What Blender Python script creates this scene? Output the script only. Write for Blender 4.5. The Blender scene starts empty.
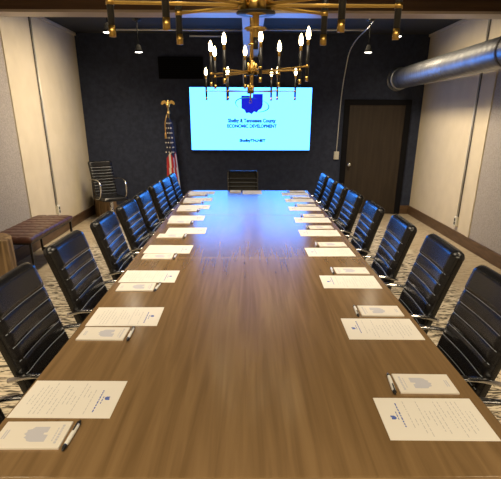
import bpy, bmesh, math, random
from mathutils import Vector, Matrix
random.seed(7)
S = bpy.context.scene
COL = S.collection
PI = math.pi
R = math.radians

# ------------------------------------------------------------------ materials
def mat(name, col=(.8, .8, .8), rough=.5, metal=0, spec=.5, emit=None, estr=0, coat=0):
    m = bpy.data.materials.new(name); m.use_nodes = True
    b = m.node_tree.nodes['Principled BSDF']
    b.inputs['Base Color'].default_value = (*col, 1)
    b.inputs['Roughness'].default_value = rough
    b.inputs['Metallic'].default_value = metal
    b.inputs['Specular IOR Level'].default_value = spec
    if coat:
        b.inputs['Coat Weight'].default_value = coat
    if emit:
        b.inputs['Emission Color'].default_value = (*emit, 1)
        b.inputs['Emission Strength'].default_value = estr
    return m

def nodes(m):
    return m.node_tree.nodes, m.node_tree.links, m.node_tree.nodes['Principled BSDF']

def noise_mat(name, c1, c2, scale=(10, 10, 10), nscale=1, detail=5, rough=.6, lo=.35, hi=.65, bump=0, spec=.4, distort=0, metal=0):
    m = mat(name, c1, rough, metal, spec)
    n, l, b = nodes(m)
    tc = n.new('ShaderNodeTexCoord'); mp = n.new('ShaderNodeMapping')
    mp.inputs['Scale'].default_value = scale
    nz = n.new('ShaderNodeTexNoise'); nz.inputs['Scale'].default_value = nscale
    nz.inputs['Detail'].default_value = detail; nz.inputs['Distortion'].default_value = distort
    cr = n.new('ShaderNodeValToRGB')
    cr.color_ramp.elements[0].position = lo; cr.color_ramp.elements[0].color = (*c1, 1)
    cr.color_ramp.elements[1].position = hi; cr.color_ramp.elements[1].color = (*c2, 1)
    l.new(tc.outputs['Object'], mp.inputs['Vector']); l.new(mp.outputs['Vector'], nz.inputs['Vector'])
    l.new(nz.outputs['Fac'], cr.inputs['Fac']); l.new(cr.outputs['Color'], b.inputs['Base Color'])
    if bump:
        bp = n.new('ShaderNodeBump'); bp.inputs['Strength'].default_value = bump; bp.inputs['Distance'].default_value = .01
        l.new(nz.outputs['Fac'], bp.inputs['Height']); l.new(bp.outputs['Normal'], b.inputs['Normal'])
    return m

M = {}
M['table'] = noise_mat('table_wood', (.158, .096, .042), (.226, .142, .066), (30, 1.3, 8), 1, 12, .20, .34, .66, .0, .7, .6)
M['table_edge'] = noise_mat('table_edge_wood', (.14, .08, .04), (.3, .19, .1), (3, 3, 40), 1, 5, .45)
M['beam'] = noise_mat('beam_wood', (.055, .027, .012), (.12, .062, .03), (1.2, 8, 22), 1, 8, .5, .3, .7)
M['beam_lit'] = noise_mat('lit_beam_wood', (.42, .33, .25), (.52, .43, .34), (1.5, 20, 8), 1, 6, .38, .3, .7)  # beam wood with the light on its underside put into the colour
M['baseboard'] = noise_mat('baseboard_wood', (.06, .032, .014), (.13, .075, .038), (4, 4, 30), 1, 6, .45, .3, .7)
M['door'] = noise_mat('door_wood', (.020, .0135, .0085), (.038, .026, .017), (20, 4, 1.5), 1, 6, .5, .3, .7)
M['doorframe'] = mat('door_frame_paint', (.004, .004, .006), .7, 0, .15)
M['navy'] = noise_mat('navy_wallcover', (.027, .033, .058), (.037, .045, .076), (6, 6, 6), 3, 8, .8, .35, .65, .04, .2)
M['cream'] = noise_mat('cream_wallcover', (.56, .49, .36), (.62, .545, .405), (2, 2, 2), 2, 5, .8, .3, .7, 0, .2)
M['linen'] = noise_mat('grey_linen_wallcover', (.27, .245, .225), (.38, .35, .32), (90, 90, 90), 1, 4, .85, .35, .65, .1, .2)
M['ceil'] = mat('dark_ceiling', (.026, .027, .024), .85)
M['black'] = mat('black_plastic', (.01, .01, .01), .4)
M['blackmetal'] = mat('black_metal', (.018, .017, .016), .38, .3)
M['shade'] = mat('matt_black_shade', (.004, .004, .004), .9, 0, .05)
M['brass'] = mat('brass', (.52, .335, .095), .3, 1)
M['gold'] = mat('gold_eagle', (.75, .5, .16), .35, 1)
M['chrome'] = mat('chrome', (.72, .72, .74), .09, 1)
M['steel'] = mat('white_steel_conduit', (.6, .6, .58), .4, .3)
M['wire'] = mat('dark_cable', (.05, .045, .04), .5)
M['bulb'] = mat('lit_bulb', (1, .9, .7), .3, 0, .5, (1, .78, .42), 13)
M['lampface'] = mat('lit_lamp_face', (1, 1, .95), .3, 0, .5, (1, .93, .78), 6)
M['paper'] = mat('paper', (.72, .69, .64), .7)
M['paper2'] = mat('note_pad_paper', (.69, .65, .59), .7)
M['ink'] = mat('grey_ink', (.44, .43, .44), .8)
M['faint'] = mat('faint_blue_ink', (.47, .47, .53), .8)
M['blueink'] = mat('blue_ink', (.07, .12, .42), .8)
M['card'] = mat('pad_back_card', (.32, .22, .16), .8)
M['penwhite'] = mat('pen_barrel', (.75, .75, .72), .25)
M['plate'] = mat('outlet_plate', (.6, .58, .5), .5)
M['red'] = mat('flag_red', (.42, .02, .025), .75)
M['white'] = mat('flag_white', (.72, .68, .6), .75)
M['fblue'] = mat('flag_blue', (.008, .010, .035), .75)
M['brownleather'] = noise_mat('brown_leather', (.050, .019, .013), (.088, .036, .025), (20, 20, 20), 1, 5, .36, .3, .7, .15)
M['stump'] = noise_mat('stump_wood', (.07, .04, .018), (.36, .24, .12), (17, 17, 2.2), 1, 8, .65, .32, .62, .6, .3, .8)
M['vent'] = mat('vent_black', (.003, .003, .004), .8, 0, .1)
# leather
M['leather'] = noise_mat('black_leather', (.004, .004, .005), (.006, .006, .007), (60, 60, 60), 1, 4, .27, .3, .7, .02, .5)
M['stitch_glint'] = mat('stitch_with_glint', (.27, .30, .35), .35)  # seam thread with the groove highlights put into its pale colour
# duct: galvanised
M['duct'] = noise_mat('galvanised_steel', (.24, .25, .27), (.36, .375, .39), (10, 10, 10), 1, 4, .40, .3, .7, 0, .5, 0, .85)
# carpet
def carpet():
    m = mat('patterned_carpet', (.4, .35, .27), .95, 0, .1)
    n, l, b = nodes(m)
    tc = n.new('ShaderNodeTexCoord'); mp = n.new('ShaderNodeMapping')
    mp.inputs['Scale'].default_value = (11, 40, 1); mp.inputs['Rotation'].default_value = (0, 0, .12)
    nz = n.new('ShaderNodeTexNoise'); nz.inputs['Scale'].default_value = 1; nz.inputs['Detail'].default_value = 4
    nz.inputs['Distortion'].default_value = 1.1
    cr = n.new('ShaderNodeValToRGB')
    e = cr.color_ramp.elements
    e[0].position = .44; e[0].color = (.07, .058, .042, 1)
    e[1].position = .54; e[1].color = (.55, .48, .36, 1)
    x = e.new(.47); x.color = (.26, .22, .16, 1)
    l.new(tc.outputs['Object'], mp.inputs['Vector']); l.new(mp.outputs['Vector'], nz.inputs['Vector'])
    sx = n.new('ShaderNodeSeparateXYZ'); ab = n.new('ShaderNodeMath'); ab.operation = 'ABSOLUTE'
    mr = n.new('ShaderNodeMapRange'); mr.inputs[1].default_value = 1.9; mr.inputs[2].default_value = 2.1; mr.inputs[3].default_value = 0; mr.inputs[4].default_value = .8
    l.new(tc.outputs['Object'], sx.inputs[0]); l.new(sx.outputs[0], ab.inputs[0]); l.new(ab.outputs[0], mr.inputs[0])
    mx = n.new('ShaderNodeMix'); mx.data_type = 'RGBA'; mx.inputs[7].default_value = (.33, .265, .175, 1)
    l.new(mr.outputs[0], mx.inputs[0]); l.new(cr.outputs['Color'], mx.inputs[6])
    l.new(nz.outputs['Fac'], cr.inputs['Fac']); l.new(mx.outputs[2], b.inputs['Base Color'])
    return m
M['carpet'] = carpet()
# screen
def screen_mat(name, col, s):
    m = bpy.data.materials.new(name); m.use_nodes = True
    n, l, b = nodes(m)
    b.inputs['Base Color'].default_value = (.01, .01, .01, 1)
    b.inputs['Emission Color'].default_value = (*col, 1); b.inputs['Emission Strength'].default_value = s
    b.inputs['Roughness'].default_value = .5
    return m
M['screen'] = screen_mat('lit_screen', (.054, .28, 1.0), 6.8)
M['scr_blue'] = screen_mat('screen_blue', (.001, .01, .65), 1.0)
M['scr_teal'] = screen_mat('screen_teal', (.02, .30, .36), 1.0)
M['scr_text'] = screen_mat('screen_text', (.0, .08, .16), 1.0)

# ------------------------------------------------------------------ mesh helpers
def BM(): return bmesh.new()

def link(name, bm, m, parent=None, smooth=False, bevel=0):
    bmesh.ops.recalc_face_normals(bm, faces=bm.faces)
    me = bpy.data.meshes.new(name); bm.to_mesh(me); bm.free()
    ms = m if isinstance(m, (list, tuple)) else [m]
    for x in ms: me.materials.append(x)
    if smooth:
        for p in me.polygons: p.use_smooth = True
    o = bpy.data.objects.new(name, me); COL.objects.link(o)
    if parent: o.parent = parent
    if bevel:
        b = o.modifiers.new('bevel', 'BEVEL'); b.width = bevel; b.segments = 2; b.limit_method = 'ANGLE'
    return o

def box(bm, x0, x1, y0, y1, z0, z1, mi=0):
    v = [bm.verts.new(p) for p in ((x0,y0,z0),(x1,y0,z0),(x1,y1,z0),(x0,y1,z0),(x0,y0,z1),(x1,y0,z1),(x1,y1,z1),(x0,y1,z1))]
    for q in ((0,3,2,1),(4,5,6,7),(0,1,5,4),(1,2,6,5),(2,3,7,6),(3,0,4,7)):
        f = bm.faces.new([v[i] for i in q]); f.material_index = mi

def lathe(bm, prof, c=(0,0,0), n=16, mi=0, axis='z', cap=True):
    """prof: list of (r, t) along the axis"""
    rings = []
    for r, t in prof:
        ring = []
        for i in range(n):
            a = 2*PI*i/n
            if axis == 'z': p = (c[0]+r*math.cos(a), c[1]+r*math.sin(a), c[2]+t)
            elif axis == 'y': p = (c[0]+r*math.cos(a), c[1]+t, c[2]+r*math.sin(a))
            else: p = (c[0]+t, c[1]+r*math.cos(a), c[2]+r*math.sin(a))
            ring.append(bm.verts.new(p))
        rings.append(ring)
    for a, b in zip(rings, rings[1:]):
        for i in range(n):
            f = bm.faces.new((a[i], a[(i+1)%n], b[(i+1)%n], b[i])); f.material_index = mi
    if cap:
        bm.faces.new(rings[0][::-1]).material_index = mi
        bm.faces.new(rings[-1]).material_index = mi

def sweep(bm, pts, ra, rb=None, n=8, up=Vector((0,1,0)), closed=False, mi=0):
    """tube with elliptical section: ra along 'up', rb across"""
    rb = rb or ra
    pts = [Vector(p) for p in pts]; N = len(pts); rings = []
    for i, p in enumerate(pts):
        if closed: t = pts[(i+1)%N]-pts[i-1]
        else: t = pts[min(i+1,N-1)]-pts[max(i-1,0)]
        t.normalize()
        u = up - t*up.dot(t)
        if u.length < 1e-4: u = Vector((1,0,0)) - t*t.x
        u.normalize(); w = t.cross(u)
        rings.append([bm.verts.new(p+u*ra*math.cos(2*PI*k/n)+w*rb*math.sin(2*PI*k/n)) for k in range(n)])
    M_ = N if closed else N-1
    for i in range(M_):
        a, b = rings[i], rings[(i+1)%N]
        for k in range(n):
            f = bm.faces.new((a[k], a[(k+1)%n], b[(k+1)%n], b[k])); f.material_index = mi
    if not closed:
        bm.faces.new(rings[0][::-1]).material_index = mi; bm.faces.new(rings[-1]).material_index = mi

def smooth_path(pts, n=5):
    P = [Vector(p) for p in pts]; out = []
    for i in range(len(P)-1):
        p0 = P[max(i-1,0)]; p1 = P[i]; p2 = P[i+1]; p3 = P[min(i+2,len(P)-1)]
        for k in range(n):
            t = k/n
            out.append(.5*((2*p1)+(p2-p0)*t+(2*p0-5*p1+4*p2-p3)*t*t+(3*p1-p0-3*p2+p3)*t**3))
    out.append(P[-1]); return out

def poly(bm, pts2, z, h=0, fn=None, mi=0):
    """flat polygon prism; pts2 in plane, fn maps (a,b,h)->xyz"""
    fn = fn or (lambda a, b, c: (a, b, c))
    bot = [bm.verts.new(fn(a, b, z)) for a, b in pts2]
    if h:
        top = [bm.verts.new(fn(a, b, z+h)) for a, b in pts2]
        n = len(pts2)
        for i in range(n): bm.faces.new((bot[i], bot[(i+1)%n], top[(i+1)%n], top[i])).material_index = mi
        bm.faces.new(top).material_index = mi
    bm.faces.new(bot[::-1]).material_index = mi

def thing(name, label, cat, loc=(0,0,0), rz=0, group=None):
    o = bpy.data.objects.new(name, None); COL.objects.link(o); o.empty_display_size = .1
    o.location = loc; o.rotation_euler = (0,0,rz)
    return tag(o, label, cat, group)

def tag(o, label, cat, group=None):
    o['label'] = label; o['category'] = cat
    if group: o['group'] = group
    return o

def struct(o, label=None):
    o['kind'] = 'structure'
    if label: o['label'] = label
    return o

kids = {}
def dup(root, loc, rz, label, group=None):
    def cp(o, par):
        c = o.copy(); COL.objects.link(c)
        if par: c.parent = par
        for ch in list(o.children): cp(ch, c)
        return c
    r = cp(root, None)
    r.location = loc; r.rotation_euler = (0,0,rz); r['label'] = label
    if group: r['group'] = group
    return r

ORD = ['first', 'second', 'third', 'fourth', 'fifth', 'sixth', 'seventh', 'eighth', 'ninth']

# ------------------------------------------------------------------ room
XL, XR, YB, YF, ZC = -2.594, 2.76, 8.70, -2.2, 2.66
b = BM(); box(b, XL-.1, XR+.1, YF-.1, YB+.1, -.1, 0); struct(link('floor', b, M['carpet']), 'cream carpet with dark streaked pattern')
b = BM(); box(b, XL-.1, XR+.1, YF-.1, YB+.1, ZC, ZC+.1); struct(link('ceiling', b, M['ceil']), 'dark painted ceiling')
b = BM(); box(b, XL-.1, XR+.1, YB, YB+.1, 0, ZC); struct(link('wall_back', b, M['navy']), 'dark navy textured wall behind the screen')
b = BM(); box(b, XL-.1, XR+.1, YF-.1, YF, 0, ZC); struct(link('wall_front', b, M['cream']))
def side_wall(name, x0, x1, ysplit):
    b = BM(); box(b, x0, x1, YF, ysplit, 0, ZC, 1); box(b, x0, x1, ysplit, YB, 0, ZC, 0)
    return struct(link(name, b, [M['cream'], M['linen']]), 'cream wallcovering with grey linen panel nearer the camera')
side_wall('wall_left', XL-.1, XL, 6.12)
side_wall('wall_right', XR, XR+.1, 6.22)
b = BM(); box(b, XL, XL+.02, YF, YB, 0, .14); struct(link('baseboard_left', b, M['baseboard'], bevel=.004))
b = BM(); box(b, XR-.02, XR, YF, YB, 0, .14); struct(link('baseboard_right', b, M['baseboard'], bevel=.004))
b = BM(); box(b, XL+.02, 1.53, YB-.02, YB, 0, .14); box(b, 2.59, XR-.02, YB-.02, YB, 0, .14); struct(link('baseboard_back', b, M['baseboard'], bevel=.004))
b = BM(); box(b, XL, XL+.025, YF, YB, ZC-.035, ZC); struct(link('trim_1', b, M['cream']))
b = BM(); box(b, XR-.025, XR, YF, YB, ZC-.035, ZC); struct(link('trim_2', b, M['cream']))
# panel edge strips on side walls
b = BM(); box(b, XL, XL+.012, 6.10, 6.14, .14, ZC-.035); struct(link('trim_3', b, M['cream']))
b = BM(); box(b, XR-.014, XR, 6.20, 6.30, .14, ZC-.035); struct(link('trim_4', b, M['cream']))
# beams
ZBM = 2.348
b = BM(); box(b, XL, XR, 5.18, 5.42, ZBM+.02, ZC); struct(link('trim_5', b, M['beam']), 'dark wood ceiling beam across the room')
b = BM(); box(b, XL, XR, 5.18, 5.42, ZBM, ZBM+.02); struct(link('trim_6', b, M['beam_lit']), 'underside of the ceiling beam, painted pale for the light on it')  # thin layer whose paleness stands for light on the beam underside
b = BM(); box(b, -.05, .16, 5.42, YB, ZBM, ZC); struct(link('trim_7', b, M['beam_lit']), 'ceiling beam running to the back wall above the screen')

# door
d = bpy.data.objects.new('door_1', None); COL.objects.link(d); d.location = (2.06, YB, 0); struct(d, 'dark brown wooden door')
b = BM()
box(b, -.53, -.44, -.035, 0, 0, 1.69); box(b, .44, .53, -.035, 0, 0, 1.69); box(b, -.53, .53, -.035, 0, 1.69, 1.77)
link('door_frame', b, M['doorframe'], d, bevel=.004)
b = BM(); box(b, -.44, .44, -.018, 0, .005, 1.69); link('door_leaf', b, M['door'], d)
b = BM(); lathe(b, [(.03, 0), (.03, -.01), (.012, -.015), (.012, -.035), (.028, -.045), (.03, -.06), (.018, -.072)], (-.395, -.018, .80), 16, 0, 'y')
k = link('door_handle', b, M['chrome'], d, True); k['label'] = 'chrome door knob'

# ------------------------------------------------------------------ table
TX0, TX1, TY0, TY1, TZ = -.656, .680, .916, 5.82, .75
TC = (TX0+TX1)/2
t = thing('conference_table', 'long brown wood-grain conference table down the middle of the room', 'table', (TC, TY0, 0))
hw = (TX1-TX0)/2
secs = [0, 2.858-TY0, 4.265-TY0, TY1-TY0]
for i in range(3):
    b = BM(); box(b, -hw, hw, secs[i]+.0008, secs[i+1]-.0008, TZ-.025, TZ)
    o = link('table_top', b, M['table'], t, bevel=.003)
b = BM()
box(b, -hw+.0, hw, -.004, 0, TZ-.026, TZ-.0015)
o = link('edge_band', b, M['table_edge'], t); o['label'] = 'paler wood edge band'
for yy in (.55, 2.45, 4.35):
    b = BM(); box(b, -.14, .14, yy-.28, yy+.28, .0, TZ-.025)
    link('pedestal', b, M['table'], t, bevel=.006)

# ------------------------------------------------------------------ chair (local: faces +x, origin on floor under seat)
def chair_proto():
    t = thing('office_chair', '', 'chair')
    # backrest
    b = BM()
    nv, nu = 140, 18
    H = .58; z0 = .41; HWD = .205
    def center(s):   # s: 0 bottom..1 top -> (x,z)
        return (-.205 - .135*s - .03*s*s*(1 if s < 2 else 1), z0 + H*s*.985)
    def nrm(s):
        e = .01; a = center(s-e); c = center(s+e)
        dx, dz = c[0]-a[0], c[1]-a[1]; L = math.hypot(dx, dz)
        return (dz/L, -dx/L)
    nrib = 10; top = .82
    def bulge(s):
        if s >= top:
            u = (s-top)/(1-top)
            return .008*min(1, (1-u)/.25)**.5*min(1, u/.12)**.5 if 0 < u < 1 else 0
        u = (s/top*nrib) % 1
        up_ = min(1, u/.30)**.6; dn = min(1, (1-u)/.22)**.8
        return .005*min(1, u/.2)**.5*min(1, (1-u)/.2)**.5
    def halfw(s):
        r = .03/H
        if s > 1-r:
            q = (s-(1-r))/r
            return HWD - .03*(1-math.sqrt(max(0, 1-q*q)))
        return HWD - .012*(1-s)
    F, K = [], []
    for j in range(nv+1):
        s = j/nv
        cx, cz = center(s); nx, nz = nrm(s)
        w = halfw(s); fr, bk = [], []
        tip = 1 if s < .955 else math.sqrt(max(.05, 1-((s-.955)/.045)**2))
        for i in range(nu+1):
            u = -1+2*i/nu
            e = (max(0, 1-abs(u)**16))**.5
            cv = .012*(u*u)          # slight wrap forward at the sides
            d = (.012+.014*e+bulge(s)*e)*tip+cv
            fr.append(b.verts.new((cx+nx*d, u*w, cz+nz*d)))
            d2 = (.014+.010*e)*tip-cv*.6
            bk.append(b.verts.new((cx-nx*d2, u*w, cz-nz*d2)))
        F.append(fr); K.append(bk)
    for j in range(nv):
        for i in range(nu):
            b.faces.new((F[j][i], F[j][i+1], F[j+1][i+1], F[j+1][i]))
            b.faces.new((K[j][i+1], K[j][i], K[j+1][i], K[j+1][i+1]))
        b.faces.new((K[j][0], F[j][0], F[j+1][0], K[j+1][0]))
        b.faces.new((F[j][nu], K[j][nu], K[j+1][nu], F[j+1][nu]))
    for i in range(nu):
        b.faces.new((K[0][i], K[0][i+1], F[0][i+1], F[0][i]))
        b.faces.new((F[nv][i], F[nv][i+1], K[nv][i+1], K[nv][i]))
    br = link('backrest', b, M['leather'], t, True)
    for k_ in range(1, nrib+1):
        s = top*k_/nrib; cx, cz = center(s); nx, nz = nrm(s); w = halfw(s); P = []
        for i in range(13):
            u = -.96+1.92*i/12; d = .012+.014*(max(0, 1-abs(u)**16))**.5+.012*u*u+.0015
            P.append((cx+nx*d, u*w, cz+nz*d))
        b = BM(); sweep(b, P, .0014, .0014, 6, Vector((1, 0, 0))); link('stitch_glint_line', b, M['stitch_glint'], br, True)  # rib seams, groove highlights drawn as pale lines
    # seat with cross ribs
    b = BM(); n = 48; A, B = [], []
    for j in range(n+1):
        s = j/n; x = -.20+.44*s
        w = .215
        q = (s-.9)/.1 if s > .9 else 0
        drop = .035*q*q
        u = (s*6) % 1
        bl = .010*max(0, 1-abs(2*u-1)**2.6)**.7
        ra, rb_ = [], []
        for i in range(nu+1):
            v = -1+2*i/nu; e = (max(0, 1-abs(v)**8))**.5
            ra.append(b.verts.new((x, v*w, .425+(.012+bl)*e-drop)))
            rb_.append(b.verts.new((x, v*w, .385-.006*e+drop*.2)))
        A.append(ra); B.append(rb_)
    for j in range(n):
        for i in range(nu):
            b.faces.new((A[j][i], A[j+1][i], A[j+1][i+1], A[j][i+1]))
            b.faces.new((B[j][i], B[j][i+1], B[j+1][i+1], B[j+1][i]))
        b.faces.new((A[j][0], B[j][0], B[j+1][0], A[j+1][0]))
        b.faces.new((A[j][nu], A[j+1][nu], B[j+1][nu], B[j][nu]))
    for i in range(nu):
        b.faces.new((A[0][i], A[0][i+1], B[0][i+1], B[0][i]))
        b.faces.new((A[n][i], B[n][i], B[n][i+1], A[n][i+1]))
    link('seat', b, M['leather'], t, True)
    # arms
    for s in (-1, 1):
        y = s*.222
        path = smooth_path([(-.295, y, .690), (-.21, y, .708), (-.05, y, .711), (.09, y, .707), (.155, y, .66), (.165, y, .56), (.12, y, .455), (.03, y, .405), (-.10, y, .395)], 5)
        b = BM(); sweep(b, path, .014, .008, 8, Vector((0, 1, 0)))
        a = link('arm', b, M['chrome'], t, True); a['label'] = 'chrome loop arm'
        b = BM(); sweep(b, [(p[0], p[1], p[2]+.008) for p in smooth_path([(-.18, y, .7085), (-.05, y, .711), (.07, y, .7085)], 4)], .011, .003, 8, Vector((0, 1, 0)))
        link('arm_pad', b, M['black'], a, True)
    # base
    b = BM(); lathe(b, [(.075, .385), (.075, .365), (.03, .36), (.03, .22), (.036, .21), (.036, .10)], (0, 0, 0), 14)
    link('gas_column', b, M['chrome'], t, True)
    for k_ in range(5):
        a = 2*PI*k_/5+.31
        c, s_ = math.cos(a), math.sin(a)
        b = BM(); sweep(b, [(.03*c, .03*s_, .125), (.12*c, .12*s_, .115), (.20*c, .20*s_, .075)], .018, .011, 8, Vector((-s_, c, 0)))
        lg = link('leg', b, M['chrome'], t, True)
        b = BM(); lathe(b, [(.006, -.014), (.026, -.014), (.028, -.008), (.028, .008), (.026, .014), (.006, .014)], (0, 0, 0), 12, 0, 'y')
        bmesh.ops.rotate(b, verts=b.verts, cent=(0, 0, 0), matrix=Matrix.Rotation(a, 3, 'Z'))
        bmesh.ops.translate(b, verts=b.verts, vec=(.20*c, .20*s_, .0285))
        link('caster', b, M['black'], lg, True)
    return t
proto = chair_proto()
CX = .555
left_c = [1.12, 1.70, 2.31, 2.97, 3.54, 4.08, 4.69, 5.20, 5.71]
right_c = [1.10, 1.68, 2.26, 2.88, 3.54, 4.18, 4.77, 5.30, 5.85]
first = True
for side, lst, sx, rz in (('left', left_c, -1, 0), ('right', right_c, 1, PI)):
    for i, y in enumerate(lst):
        if i == 0: lab = 'black ribbed leather office chair nearest the camera on the %s side of the table' % side
        elif i == 8: lab = 'black ribbed leather office chair farthest from the camera, %s side of the table' % side
        else: lab = 'black ribbed leather office chair, %s from the near end, %s side of the table' % (ORD[i], side)
        loc = (TC+sx*(CX-(.022 if sx > 0 else .045)), y, 0)
        if first:
            proto.location = loc; proto.rotation_euler = (0, 0, rz); proto['label'] = lab; proto['group'] = 'chairs along the conference table'; first = False
        else:
            o = dup(proto, loc, rz+R(random.uniform(-2, 2)), lab, 'chairs along the conference table')
            k_ = {'left': [1, 1, 1, .985, .975, .97, .965, .955, .945], 'right': [1, 1, 1, .985, .97, .96, .95, .94, .935]}[side][i]
            o.scale = (k_, k_, k_)
hd = dup(proto, (-.055, 6.10, 0), -PI/2, 'black ribbed leather office chair at the head of the table under the screen', 'chairs along the conference table')
hd.scale = (.92, .92, .92)
c = dup(proto, (-2.08, 7.88, 0), R(-54), 'black ribbed leather armchair standing alone in the back left corner by the flag')
c.scale = (.9, .9, .9)
if 'group' in c: del c['group']

# ------------------------------------------------------------------ papers
STATE = [(-.5, .42), (-.12, .42), (-.1, .30), (.02, .30), (.04, .5), (.5, .5), (.5, -.05), (.44, -.22), (.30, -.30), (.22, -.42), (.10, -.36), (-.02, -.5), (-.14, -.42), (-.28, -.45), (-.36, -.28), (-.5, -.2)]
def sheet_proto():      # local: reader looks along +x; page top toward +x
    b = BM(); box(b, -.1395, .1395, -.104, .104, 0, .0012)
    o = link('agenda_sheet', b, M['paper'])
    Z = .0014
    b = BM(); poly(b, [(.105+a*.0-bq*.0+.016*bq, -.016*1.2*a) for a, bq in STATE], Z)
    link('logo', b, M['blueink'], o)
    b = BM()
    y = -.075
    for k_ in range(9): # heading line beside the logo, across the page
        w = random.uniform(.006, .014); box(b, .082, .0855, y, y+w, Z-.0002, Z); y += w+.004
    y = -.03
    for k_ in range(3):
        w = random.uniform(.008, .014); box(b, .092, .0945, y, y+w, Z-.0002, Z); y += w+.004
    link('heading', b, M['blueink'], o)
    b = BM(); rnd = random.Random(3)
    x = .06
    while x > -.115:
        if rnd.random() < 2:
            y = -.085+rnd.choice([0, 0, .05, .09]); end = rnd.uniform(0, .085)
            while y < end:
                w = rnd.uniform(.006, .02); box(b, x, x+.0018, y, min(y+w, .09), Z-.0002, Z); y += w+.005
        x -= .0125
    link('printed_text', b, M['ink'], o)
    return o
def pad_proto():
    b = BM(); box(b, -.086, .086, -.0585, .0585, .0012, .0055)
    o = link('note_pad', b, M['paper2'])
    b = BM(); box(b, -.0865, .0865, -.059, .059, 0, .0012); link('backing_card', b, M['card'], o)
    b = BM(); poly(b, [(.01+.062*bq, -.066*a) for a, bq in STATE], .0057); link('printed_emblem', b, M['faint'], o)
    b = BM(); y = -.04
    while y < .035:
        w = random.uniform(.005, .012); box(b, .066, .072, y, y+w, .0055, .0057); y += w+.003
    y = -.03
    while y < .025:
        w = random.uniform(.005, .010); box(b, .058, .061, y, y+w, .0055, .0057); y += w+.003
    link('printed_text', b, M['faint'], o); b = BM()
    for j in range(2):
        box(b, -.066-.006*j, -.063-.006*j, -.02, .02, .0055, .0057)
    link('footer_text', b, M['faint'], o)
    return o
def pen_proto():   # lies along local y
    o = None
    b = BM(); lathe(b, [(.0035, -.055), (.0052, -.045), (.0058, -.02), (.0058, .035), (.0050, .05)], (0, 0, .0062), 10, 0, 'y')
    o = link('ballpoint_pen', b, M['penwhite'], None, True)
    b = BM(); lathe(b, [(.0012, -.068), (.0035, -.062), (.0056, -.054), (.0061, -.046)], (0, 0, .0062), 10, 0, 'y'); link('grip', b, M['black'], o, True)
    b = BM(); lathe(b, [(.0056, .046), (.0056, .054), (.003, .055), (.003, .064)], (0, 0, .0062), 10, 0, 'y'); box(b, -.0018, .0018, .012, .052, .0118, .0134); link('clip', b, M['black'], o)
    return o
sh0, pd0, pn0 = sheet_proto(), pad_proto(), pen_proto()
left_s = [1.265, 1.92, 2.485, 3.065, 3.62, 4.12, 4.67, 5.13, 5.62]
right_s = [1.16, 1.79, 2.395, 3.0, 3.55, 4.04, 4.59, 5.08, 5.53]
used = set()
def put(p, loc, rz, lab, cat, grp):
    if p.name in used: o = dup(p, loc, rz, lab, grp)
    else:
        used.add(p.name); o = p; o.location = loc; o.rotation_euler = (0, 0, rz)
    tag(o, lab, cat, grp)
for side, lst, sg, rz in (('left', left_s, -1, 0), ('right', right_s, 1, PI)):
    for i, y in enumerate(lst):
        jr = lambda a=1.3: R(random.uniform(-a, a))
        dxs = random.uniform(-.008, .008)*(i > 0) + (.05 if (side == 'left' and i == 4) else 0)
        pl = ('%s place from near end, %s side' % (ORD[i], side))
        x = TC+sg*.522+{'left': [0, .010, .018, .026, .022, .02, .02, .02, .02], 'right': [-.030, -.012, -.018, -.027, -.025, -.02, -.02, -.02, -.02]}[side][i]
        put(sh0, (x-sg*dxs, y, TZ), rz+jr(), 'white printed sheet with blue logo, '+pl, 'paper', 'printed sheets on the table')
        yp = y+sg*.187
        put(pd0, (x+sg*.038, yp, TZ), rz+jr(2), 'small white note pad, '+pl, 'note pad', 'note pads on the table')
        put(pn0, (x-sg*.064, yp-.003, TZ), rz-R(2)+jr(3), 'white and black pen beside note pad, '+pl, 'pen', 'pens on the table')
put(sh0, (.055, 5.665, TZ), -PI/2, 'white printed sheet with blue logo at the head of the table below the screen', 'paper', 'printed sheets on the table')
put(pd0, (-.13, 5.70, TZ), -PI/2, 'small white note pad at the head of the table below the screen', 'note pad', 'note pads on the table')

# ------------------------------------------------------------------ screen
def text_mesh(bm, s, size, cx, z, y, maxw, mi=0):
    cu = bpy.data.curves.new('t', 'FONT'); cu.body = s; cu.size = size; cu.offset = .004; cu.align_x = 'CENTER'
    ob = bpy.data.objects.new('t', cu); COL.objects.link(ob)
    dg = bpy.context.evaluated_depsgraph_get(); me = bpy.data.meshes.new_from_object(ob.evaluated_get(dg))
    xs = [v.co.x for v in me.vertices]; w = max(xs)-min(xs); f = maxw/w; mx = (max(xs)+min(xs))/2
    vs = [bm.verts.new((cx+(v.co.x-mx)*f, y, z+v.co.y)) for v in me.vertices]
    for p in me.polygons:
        try: bm.faces.new([vs[i] for i in p.vertices])
        except ValueError: pass
    bpy.data.objects.remove(ob); bpy.data.curves.remove(cu); bpy.data.meshes.remove(me)
SX, SZ0, SZ1, SW = .055, 1.022, 1.932, 1.90
t = thing('wall_screen', 'large lit cyan wall screen showing a blue logo above the table head', 'screen', (SX, YB, SZ0))
HS = SZ1-SZ0
b = BM(); box(b, -SW/2-.008, SW/2+.008, -.055, -.0, -.012, HS+.008); link('housing', b, M['black'], t, bevel=.004)
b = BM(); box(b, -SW/2, SW/2, -.058, -.0555, 0, HS); link('display', b, M['screen'], t)
yS = -.0592
def fs(a, bq, c): return (a, yS-c, bq)
lx, lz = .0, .675
b = BM(); poly(b, [(lx+.02+a*.335, lz+bq*.29) for a, bq in STATE], 0, .0006, fs); link('logo', b, M['scr_blue'], t)['label'] = 'solid blue map-shaped logo'
b = BM()
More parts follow.
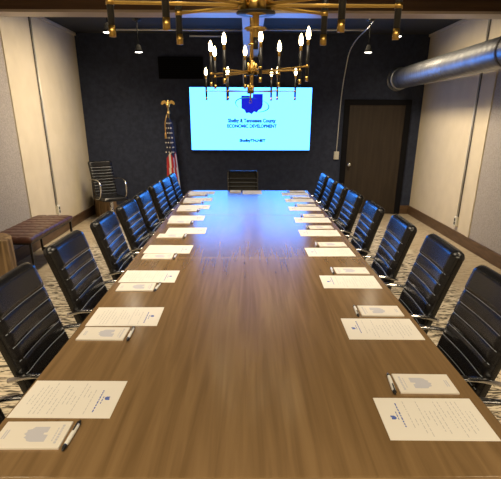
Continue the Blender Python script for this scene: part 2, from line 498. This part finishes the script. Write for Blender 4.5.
def arc(a0, a1, rx, rz, tilt, wd):
    P = []
    for k_ in range(29):
        a = R(a0+(a1-a0)*k_/28); ww = wd*math.sin(PI*(k_+.5)/29)
        for_ = (rx*math.cos(a), rz*math.sin(a)); P.append((for_, ww, a))
    ct, st = math.cos(tilt), math.sin(tilt)
    o1 = [((rx+w)*math.cos(a), (rz+w)*math.sin(a)) for _, w, a in P]; o2 = [((rx-w)*math.cos(a), (rz-w)*math.sin(a)) for _, w, a in P]
    tr = lambda p: (lx+.02+p[0]*ct-p[1]*st, lz-.01+p[0]*st+p[1]*ct)
    for k_ in range(28):
        poly(b, [tr(o1[k_]), tr(o1[k_+1]), tr(o2[k_+1]), tr(o2[k_])], .001, .0003, fs)
arc(75, 220, .26, .1, -.12, .009); arc(-75, 60, .265, .1, -.12, .009)
link('logo_swoosh', b, M['scr_teal'], t)
b = BM()
text_mesh(b, 'Shelby & Tennessee County', .07, .02, .415, yS-.0004, .76)
box(b, -.36, .40, yS-.0008, yS, .400, .406)
link('title_line', b, M['scr_text'], t)
b = BM(); text_mesh(b, 'ECONOMIC DEVELOPMENT', .068, .02, .335, yS-.0004, .79); link('subtitle_line', b, M['scr_text'], t)
b = BM(); text_mesh(b, 'ShelbyTN.NET', .055, .03, .125, yS-.0004, .42); link('address_line', b, M['scr_text'], t)
# screen cable conduit
b = BM(); sweep(b, [(-.06, YB-.012, SZ1+.01), (-.06, YB-.012, ZC)], .009, n=8); tag(link('cable_conduit', b, M['steel'], None, True), 'thin white conduit rising from the top of the wall screen', 'conduit')

# ------------------------------------------------------------------ wall and ceiling fittings
b = BM()
box(b, -.32, .32, -.03, -.022, .0, .27)
t = thing('wall_vent', 'black rectangular wall grille high on the navy wall left of the screen', 'vent', (-1.02, YB, 2.06))
link('grille_back', b, M['vent'], t).location = (0, .02, 0)
b = BM()
for a in ((-.33, .33, -.01, .01), (-.33, .33, .27, .29)): box(b, a[0], a[1], -.03, 0, a[2], a[3])
box(b, -.34, -.32, -.03, 0, -.01, .29); box(b, .32, .34, -.03, 0, -.01, .29)
link('frame', b, M['vent'], t)
b = BM()
for k_ in range(9): box(b, -.32, .32, -.022, -.012, .02+.028*k_, .030+.028*k_)
link('louvres', b, M['vent'], t)

def outlet(loc, rz, lab, cat='outlet', nm='wall_outlet', conduit=None):
    t = thing(nm, lab, cat, loc, rz)     # local: sticks out along -y
    b = BM(); box(b, -.04, .04, -.035, 0, -.06, .06); link('box', b, M['plate'], t, bevel=.004)
    b = BM(); box(b, -.018, .018, -.039, -.035, -.04, -.006); box(b, -.018, .018, -.039, -.035, .006, .04); link('socket', b, M['black'] if cat == 'outlet' else M['plate'], t)
    return t
outlet((XL, 6.98, .34), PI/2, 'small metal outlet box low on the left wall beyond the bench')
outlet((XR, 6.63, .26), -PI/2, 'small metal outlet box low on the right wall')
outlet((1.455, YB, .94), 0, 'pale switch box on the navy wall left of the door', 'switch', 'light_switch')
def wall_run(x, s, y, z0, lab, my):
    t = thing('wall_conduit', lab, 'conduit', (x, y, z0))
    b = BM(); sweep(b, [(s*.012, 0, .06), (s*.012, 0, ZC-.035-z0)], .009, n=8); link('pipe', b, M['steel'], t, True)
    b = BM(); sweep(b, [(s*.012, my, .06), (s*.012, my, ZC-.035-z0)], .006, n=8); link('dark_cable', b, M['wire'], t, True)['label'] = 'dark cable beside the pale pipe'
wall_run(XL, 1, 6.98, .34, 'conduit and dark cable running down the left wall to the outlet', -.045)
wall_run(XR, -1, 6.63, .26, 'conduit and dark cable running down the right wall to the outlet', -.045)
# cable from ceiling fitting to the switch
b = BM(); sweep(b, smooth_path([(1.62, 7.50, 2.645), (1.60, 7.65, 2.60), (1.56, 8.25, 2.53), (1.54, 8.6, 2.42), (1.52, 8.685, 2.25), (1.475, 8.69, 1.8), (1.455, 8.69, 1.0)], 6), .0075, n=8)
tag(link('power_cable', b, M['steel'], None, True), 'pale flexible cable curving from the ceiling down to the switch by the door', 'cable')
for (x0, x1, y, z, lab) in ((-1.9, -.06, 8.05, 2.615, 'pale pipe across the dark ceiling left of the middle beam'), (.17, 1.62, 8.0, 2.615, 'pale pipe across the dark ceiling right of the middle beam'), (-.85, -.3, 8.5, 2.60, 'short pale pipe under the ceiling close to the back wall')):
    b = BM(); sweep(b, [(x0, y, z), (x1, y, z)], .012, n=8, up=Vector((0, 0, 1)))
    tag(link('ceiling_conduit', b, M['steel'], None, True), lab, 'conduit', 'ceiling conduits')

def pendant(x, y, lab):
    t = thing('pendant_lamp', lab, 'lamp', (x, y, ZC), 0, 'pendant lamps')
    zb = 2.285-ZC
    b = BM(); lathe(b, [(.055, 0), (.055, -.02), (.02, -.03)], n=14); link('canopy', b, M['black'], t, True)
    b = BM(); lathe(b, [(.006, -.025), (.006, zb+.07)], n=8); link('rod', b, M['shade'], t, True)
    b = BM(); lathe(b, [(.018, zb+.085), (.03, zb+.07), (.038, zb+.03), (.056, zb+.0), (.052, zb+.0), (.034, zb+.028), (.02, zb+.06)], n=18, cap=False)
    link('lamp_shade', b, M['shade'], t, True)
    b = BM(); lathe(b, [(.050, zb+.004), (.044, zb-.004), (.02, zb-.008)], n=18); link('bulb', b, M['lampface'], t, True)
    L = bpy.data.lights.new('pendant_light', 'SPOT'); L.energy = 40; L.color = (1, .85, .62); L.spot_size = R(150); L.spot_blend = .8; L.shadow_soft_size = .05
    lo = bpy.data.objects.new('pendant_light', L); COL.objects.link(lo); lo.location = (x, y, ZC+zb-.03)
pendant(-1.42, 7.5, 'small black pendant lamp left of the wall grille, nearer the back wall')
pendant(-1.40, 5.85, 'small black pendant lamp on the left half hidden behind the chandelier tube')
pendant(1.57, 7.42, 'small black pendant lamp above the door')
pendant(1.56, 6.03, 'small black pendant lamp on the right behind the chandelier tube by the duct')

# duct
t = thing('air_duct', 'round galvanised spiral air duct along the right wall under the ceiling', 'duct', (2.33, YB, 2.055))
b = BM(); prof = []; L = 6.6; n = 330
for i in range(n+1):
    s = i/n*L
    fine = .0055 if s < 2.1 else .0012
    prof.append((.135+fine*math.sin(2*PI*s/(.085 if s < 2.1 else .11)), -.14-s))
lathe(b, prof, (0, 0, 0), 28, 0, 'y'); link('spiral_pipe', b, M['duct'], t, True)
b = BM(); lathe(b, [(.165, 0), (.165, -.012), (.15, -.014), (.15, -.14), (.155, -.145), (.155, -.175), (.138, -.18)], (0, 0, 0), 28, 0, 'y'); link('wall_collar', b, M['duct'], t, True)
b = BM(); lathe(b, [(.137, -3.62), (.142, -3.625), (.142, -3.66), (.137, -3.665)], (0, 0, 0), 28, 0, 'y', False); link('joint_band', b, M['wire'], t, True)
b = BM(); box(b, -.148, -.140, -4.62, -4.58, 0, ZC-2.055); box(b, .140, .148, -4.62, -4.58, 0, ZC-2.055); box(b, -.148, .148, -4.62, -4.58, -.146, -.14); box(b, -.148, -.14, -4.62, -4.58, -.146, 0); box(b, .14, .148, -4.62, -4.58, -.146, 0); link('hanger_strap', b, M['duct'], t)

# ------------------------------------------------------------------ chandeliers
def chandelier(loc, tubes, lab, ring=True, hs=.7):
    x, y, z = loc
    t = thing('chandelier', lab, 'chandelier', loc, 0, 'brass and black chandeliers')
    # stem and hub
    b = BM(); lathe(b, [(.008, .04), (.008, ZC-z-.02)], n=10); link('stem', b, M['brass'], t, True)
    b = BM(); lathe(b, [(.06, ZC-z), (.06, ZC-z-.02), (.02, ZC-z-.035)], n=18); link('ceiling_canopy', b, M['brass'], t, True)
    b = BM(); lathe(b, [(.004, -.075), (.007, -.07), (.007, -.05), (.008, -.045), (.009, -.022), (.026*hs, -.02), (.026*hs, .022), (.014, .026), (.014, .06), (.009, .065)], n=18); link('hub', b, M['brass'], t, True)
    b = BM()
    for a in range(4):
        lathe(b, [(.011*hs, -.015), (.011*hs, .05)], (.036*hs*math.cos(a*PI/2+.4), .036*hs*math.sin(a*PI/2+.4), 0), 10)
    link('hub_pins', b, M['brass'], t, True)
    b = BM(); lathe(b, [(.05*hs, -.019), (.05*hs, -.015)], n=20); link('hub_plate', b, M['blackmetal'], t, True)
    if ring:      # black stub with a brass hoop hanging under the hub
        b = BM(); lathe(b, [(.0065, -.098), (.0065, -.07)], n=10); link('stub', b, M['blackmetal'], t, True)
        b = BM(); sweep(b, [(.027*math.cos(2*PI*k_/24), .027*math.sin(2*PI*k_/24), -.052) for k_ in range(24)], .0028, n=8, up=Vector((0, 0, 1)), closed=True)
        sweep(b, [(-.027, 0, -.052), (.027, 0, -.052)], .002, n=6, up=Vector((0, 0, 1)))
        link('ring', b, M['brass'], t, True)
    else:
        b = BM(); lathe(b, [(.026, .145), (.026, .153)], n=16); link('collar', b, M['brass'], t, True)
        b = BM(); sweep(b, [(.012*math.cos(2*PI*k_/14), 0, -.086+.012*math.sin(2*PI*k_/14)) for k_ in range(14)], .003, n=6, closed=True); link('finial_ring', b, M['brass'], t, True)
    for (tx, ty) in tubes:
        b = BM(); r = math.hypot(tx, ty)
        up = Vector((0, 0, 1)); q = r-.008
        sweep(b, [(tx/r*.02, ty/r*.02, 0), (tx/r*q, ty/r*q, 0)], .0042, .0032, 8, up)
        a = link('arm', b, M['brass'], t, False)
        b = BM(); lathe(b, [(.0105, -.006), (.0105, .006)], (tx, ty, 0), 12); link('clamp', b, M['brass'], a, True)
        b = BM(); lathe(b, [(.0088, -.05), (.0088, .10)], (tx, ty, 0), 12); c_ = link('candle_tube', b, M['blackmetal'], t, True)
        b = BM(); lathe(b, [(.0091, -.075), (.0091, -.05)], (tx, ty, 0), 12); k_ = link('tube_tip', b, M['brass'], c_, True); k_['label'] = 'brass end cap'
        b = BM(); lathe(b, [(.0085, .10), (.0085, .125), (.007, .128)], (tx, ty, 0), 12); link('bulb_socket', b, M['brass'], c_, True)
        b = BM(); lathe(b, [(.007, .128), (.0115, .138), (.0135, .150), (.011, .168), (.004, .186), (.001, .190)], (tx, ty, 0), 12); link('bulb', b, M['bulb'], c_, True)
chandelier((.022, 1.50, 1.761), [(.363, 0), (-.363, -.03), (-.21, .11), (.19, .11), (-.21, -.14), (.20, -.12)], 'brass and black chandelier nearest the camera, bulbs above the picture top', True, 1)
chandelier((.03, 3.52, 1.761), [(-.265, .15), (.285, -.15), (-.255, .42), (.30, -.40), (-.165, -.18), (.175, .14), (-.045, .38), (.045, -.30)], 'brass and black candle chandelier over the middle of the table, large lit bulbs', False)
chandelier((.03, 5.02, 1.720), [(-.40, .02), (.40, -.02), (-.215, .10), (.235, -.10), (-.2, -.08), (.19, .1)], 'smallest looking brass chandelier, farthest away, hanging in front of the screen', False)

# ------------------------------------------------------------------ flag
t = thing('flag_stand', 'American flag on a gold eagle pole standing before the navy wall', 'flag', (-1.2, 8.36, 0))
b = BM(); lathe(b, [(.15, 0), (.15, .02), (.09, .04), (.03, .06), (.025, .10)], n=20); link('base', b, M['gold'], t, True)
b = BM(); lathe(b, [(.012, .08), (.012, 1.56)], n=10); link('pole', b, M['brass'], t, True)
b = BM()
lathe(b, [(.012, 1.55), (.026, 1.56), (.02, 1.585), (.010, 1.60), (.010, 1.635), (.02, 1.64)], n=14)
# eagle: body, head, two raised wings
lathe(b, [(.006, 1.635), (.024, 1.65), (.028, 1.68), (.018, 1.71), (.016, 1.725), (.012, 1.74), (.003, 1.745)], (0, 0, 0), 10)
for s in (-1, 1):
    W = [(s*.012, 1.665), (s*.05, 1.70), (s*.09, 1.675), (s*.105, 1.69), (s*.09, 1.725), (s*.05, 1.74), (s*.015, 1.715)]
    poly(b, W if s > 0 else W[::-1], -.006, .012, lambda a, c, d_: (a, d_, c))
poly(b, [(0, 1.73), (.022, 1.722), (0, 1.738)], -.004, .008, lambda a, c, d_: (a, d_, c))
link('eagle_finial', b, M['gold'], t)['label'] = 'gold spread eagle'
# draped cloth: folds run down; blue canton above, red and white folds below
b = BM(); nz, na = 60, 40; rows = []
for j in range(nz+1):
    s = j/nz; z = 1.50-1.12*s
    row = []
    for i in range(na+1):
        a = 2*PI*i/na
        rx = .042+.05*s; ry = .04+.03*s
        f = 1+.22*math.sin(5*a+2.2*s)+.08*math.sin(9*a)
        if s < .06: f *= .35+.65*(s/.06)
        row.append(b.verts.new((-.012+.035*s+rx*f*math.cos(a), ry*f*math.sin(a), z)))
    rows.append(row)
for j in range(nz):
    for i in range(na):
        f = b.faces.new((rows[j][i], rows[j][(i+1)%na], rows[j+1][(i+1)%na], rows[j+1][i]))
        f.material_index = 0 if j < 29+round(2*math.sin(i*.6)) else (1 if ((i+round(j*.09))//3) % 2 else 2)
cl = link('flag_cloth', b, [M['fblue'], M['red'], M['white']], t, True)
b = BM(); rnd = random.Random(11)
for j in range(7):
    for i in range(4):
        s = .07+.062*j
        a = -PI/2+(i-1.5)*.66+(.3 if j % 2 else 0)
        rx = .042+.05*s; ry = .04+.03*s; f = 1.03+.22*math.sin(5*a+2.2*s)+.08*math.sin(9*a)
        x, y, z = -.012+.035*s+rx*f*math.cos(a), ry*f*math.sin(a)-.004, 1.50-1.12*s
        P = []
        for k_ in range(10):
            rr = .0155 if k_ % 2 == 0 else .0065
            P.append((x+rr*math.sin(2*PI*k_/10), z+rr*math.cos(2*PI*k_/10)))
        poly(b, P, y-.003, .004, lambda q, c_, d_: (q, d_, c_))
st = link('stars', b, M['white'], cl); st['label'] = 'white stars'
b = BM(); sweep(b, smooth_path([(-.02, -.02, 1.55), (-.05, -.045, 1.44), (-.055, -.05, 1.28)], 5), .007, n=8); lathe(b, [(.007, 0), (.014, -.02), (.016, -.09)], (-.055, -.05, 1.29), 10)
link('tassel_cord', b, M['gold'], t, True)

# ------------------------------------------------------------------ bench and stumps
t = thing('leather_bench', 'brown tufted leather bench with black metal legs along the left wall', 'bench', (-2.31, 5.47, 0))
b = BM(); nx_, ny_ = 24, 72; A = []; LX, LY = .215, .63
for j in range(ny_+1):
    row = []
    for i in range(nx_+1):
        u = -1+2*i/nx_; v = -1+2*j/ny_
        e = (1-abs(u)**6)*(1-abs(v)**14)
        g = .011*(1-abs(math.sin(v*PI*4.5))**.4) + .006*(1-abs(math.sin((u+1)*PI*1.5))**.3)
        row.append(b.verts.new((u*LX, v*LY, .415+.022*e**.5-g*(e > .02))))
    A.append(row)
Bt = [[b.verts.new((v.co.x, v.co.y, .372)) for v in r] for r in A]
for j in range(ny_):
    for i in range(nx_):
        b.faces.new((A[j][i], A[j][i+1], A[j+1][i+1], A[j+1][i])); b.faces.new((Bt[j][i+1], Bt[j][i], Bt[j+1][i], Bt[j+1][i+1]))
    for i in (0, nx_):
        b.faces.new((A[j][i], A[j+1][i], Bt[j+1][i], Bt[j][i]))
for i in range(nx_):
    for j in (0, ny_): b.faces.new((A[j][i], A[j][i+1], Bt[j][i+1], Bt[j][i]))
link('cushion', b, M['brownleather'], t, True)
b = BM(); box(b, -.205, .205, -.62, .62, .355, .372); link('seat_frame', b, M['blackmetal'], t)
for sx in (-1, 1):
    for sy in (-1, 1):
        b = BM(); box(b, sx*.19-.011, sx*.19+.011, sy*.60-.011, sy*.60+.011, 0, .355); link('leg', b, M['blackmetal'], t)
for sy in (-1, 1):
    b = BM(); box(b, -.179, .179, sy*.60-.009, sy*.60+.009, .02, .04); link('stretcher', b, M['blackmetal'], t)

def stump(name, lab, loc, r, h):
    b = BM(); n = 40; rows = []
    rnd = random.Random(int(r*1000)); ph = [rnd.uniform(0, 6) for _ in range(4)]
    for j, (z, k_) in enumerate(((0, 1.03), (.03, 1.04), (h*.5, 1.0), (h-.02, .99), (h-.004, .98), (h, .95))):
        rows.append([b.verts.new((r*k_*(1+.03*math.sin(3*a+ph[0])+.02*math.sin(5*a+ph[1])+.012*math.sin(11*a+ph[2]))*math.cos(a),
                                  r*k_*(1+.03*math.sin(3*a+ph[0])+.02*math.sin(5*a+ph[1])+.012*math.sin(11*a+ph[2]))*math.sin(a), z)) for a in [2*PI*i/n for i in range(n)]])
    for p, q in zip(rows, rows[1:]):
        for i in range(n): b.faces.new((p[i], p[(i+1)%n], q[(i+1)%n], q[i]))
    b.faces.new(rows[0][::-1]); b.faces.new(rows[-1])
    o = link(name, b, M['stump'], None, False); o.location = loc
    return tag(o, lab, 'side table', 'wooden stump tables')
stump('stump_table', 'wooden stump side table in front of the leather bench at the left edge', (-2.30, 4.36, 0), .235, .53)
stump('stump_table', 'wooden stump side table in the corner behind the lone armchair', (-2.33, 8.47, 0), .17, .47)

# ------------------------------------------------------------------ lights
def area(name, loc, rot, sx, sy, e, col, spread=180):
    L = bpy.data.lights.new(name, 'AREA'); L.shape = 'RECTANGLE'; L.size = sx; L.size_y = sy; L.energy = e; L.color = col; L.spread = R(spread)
    o = bpy.data.objects.new(name, L); COL.objects.link(o); o.location = loc; o.rotation_euler = rot
area('ceiling_fill', (0, -.4, 2.63), (0, 0, 0), 3.0, .8, 105, (1, .82, .55))  # one soft light for the unseen room lights behind the camera
area('ceiling_fill', (0, 3.6, 2.63), (0, 0, 0), .9, 3.0, 36, (1, .84, .62), 85)  # added fill over the table, narrow spread keeps glare off the top
for y_ in (2.2, 6.6):  # added fills that brighten the side walls
    area('ceiling_fill', (-1.35, y_, 2.60), (0, R(30), 0), .35, 2.2, 50, (1, .81, .55), 125)
    area('ceiling_fill', (1.45, y_, 2.60), (0, R(-30), 0), .35, 2.2, 50, (1, .81, .55), 125)
w = bpy.data.worlds.new('World'); S.world = w; w.use_nodes = True
w.node_tree.nodes['Background'].inputs['Color'].default_value = (.02, .018, .015, 1)

# ------------------------------------------------------------------ camera
cd = bpy.data.cameras.new('Camera'); cam = bpy.data.objects.new('Camera', cd); COL.objects.link(cam)
cd.sensor_fit = 'HORIZONTAL'; cd.sensor_width = 36; cd.lens = 502/501*36
cd.shift_y = (334-239.5)/501
cd.clip_start = .05
cam.location = (0, 0, 1.498)
th = math.atan(216/502)
Rm = Matrix.Rotation(-R(.42), 4, 'Z') @ Matrix.Rotation(PI/2-th, 4, 'X') @ Matrix.Rotation(R(.2), 4, 'Z')
cam.rotation_euler = Rm.to_euler()
S.camera = cam
S.view_settings.view_transform = 'Standard'; S.view_settings.look = 'None'
S.view_settings.exposure = 0; S.view_settings.gamma = 1
S.view_settings.use_curve_mapping = False
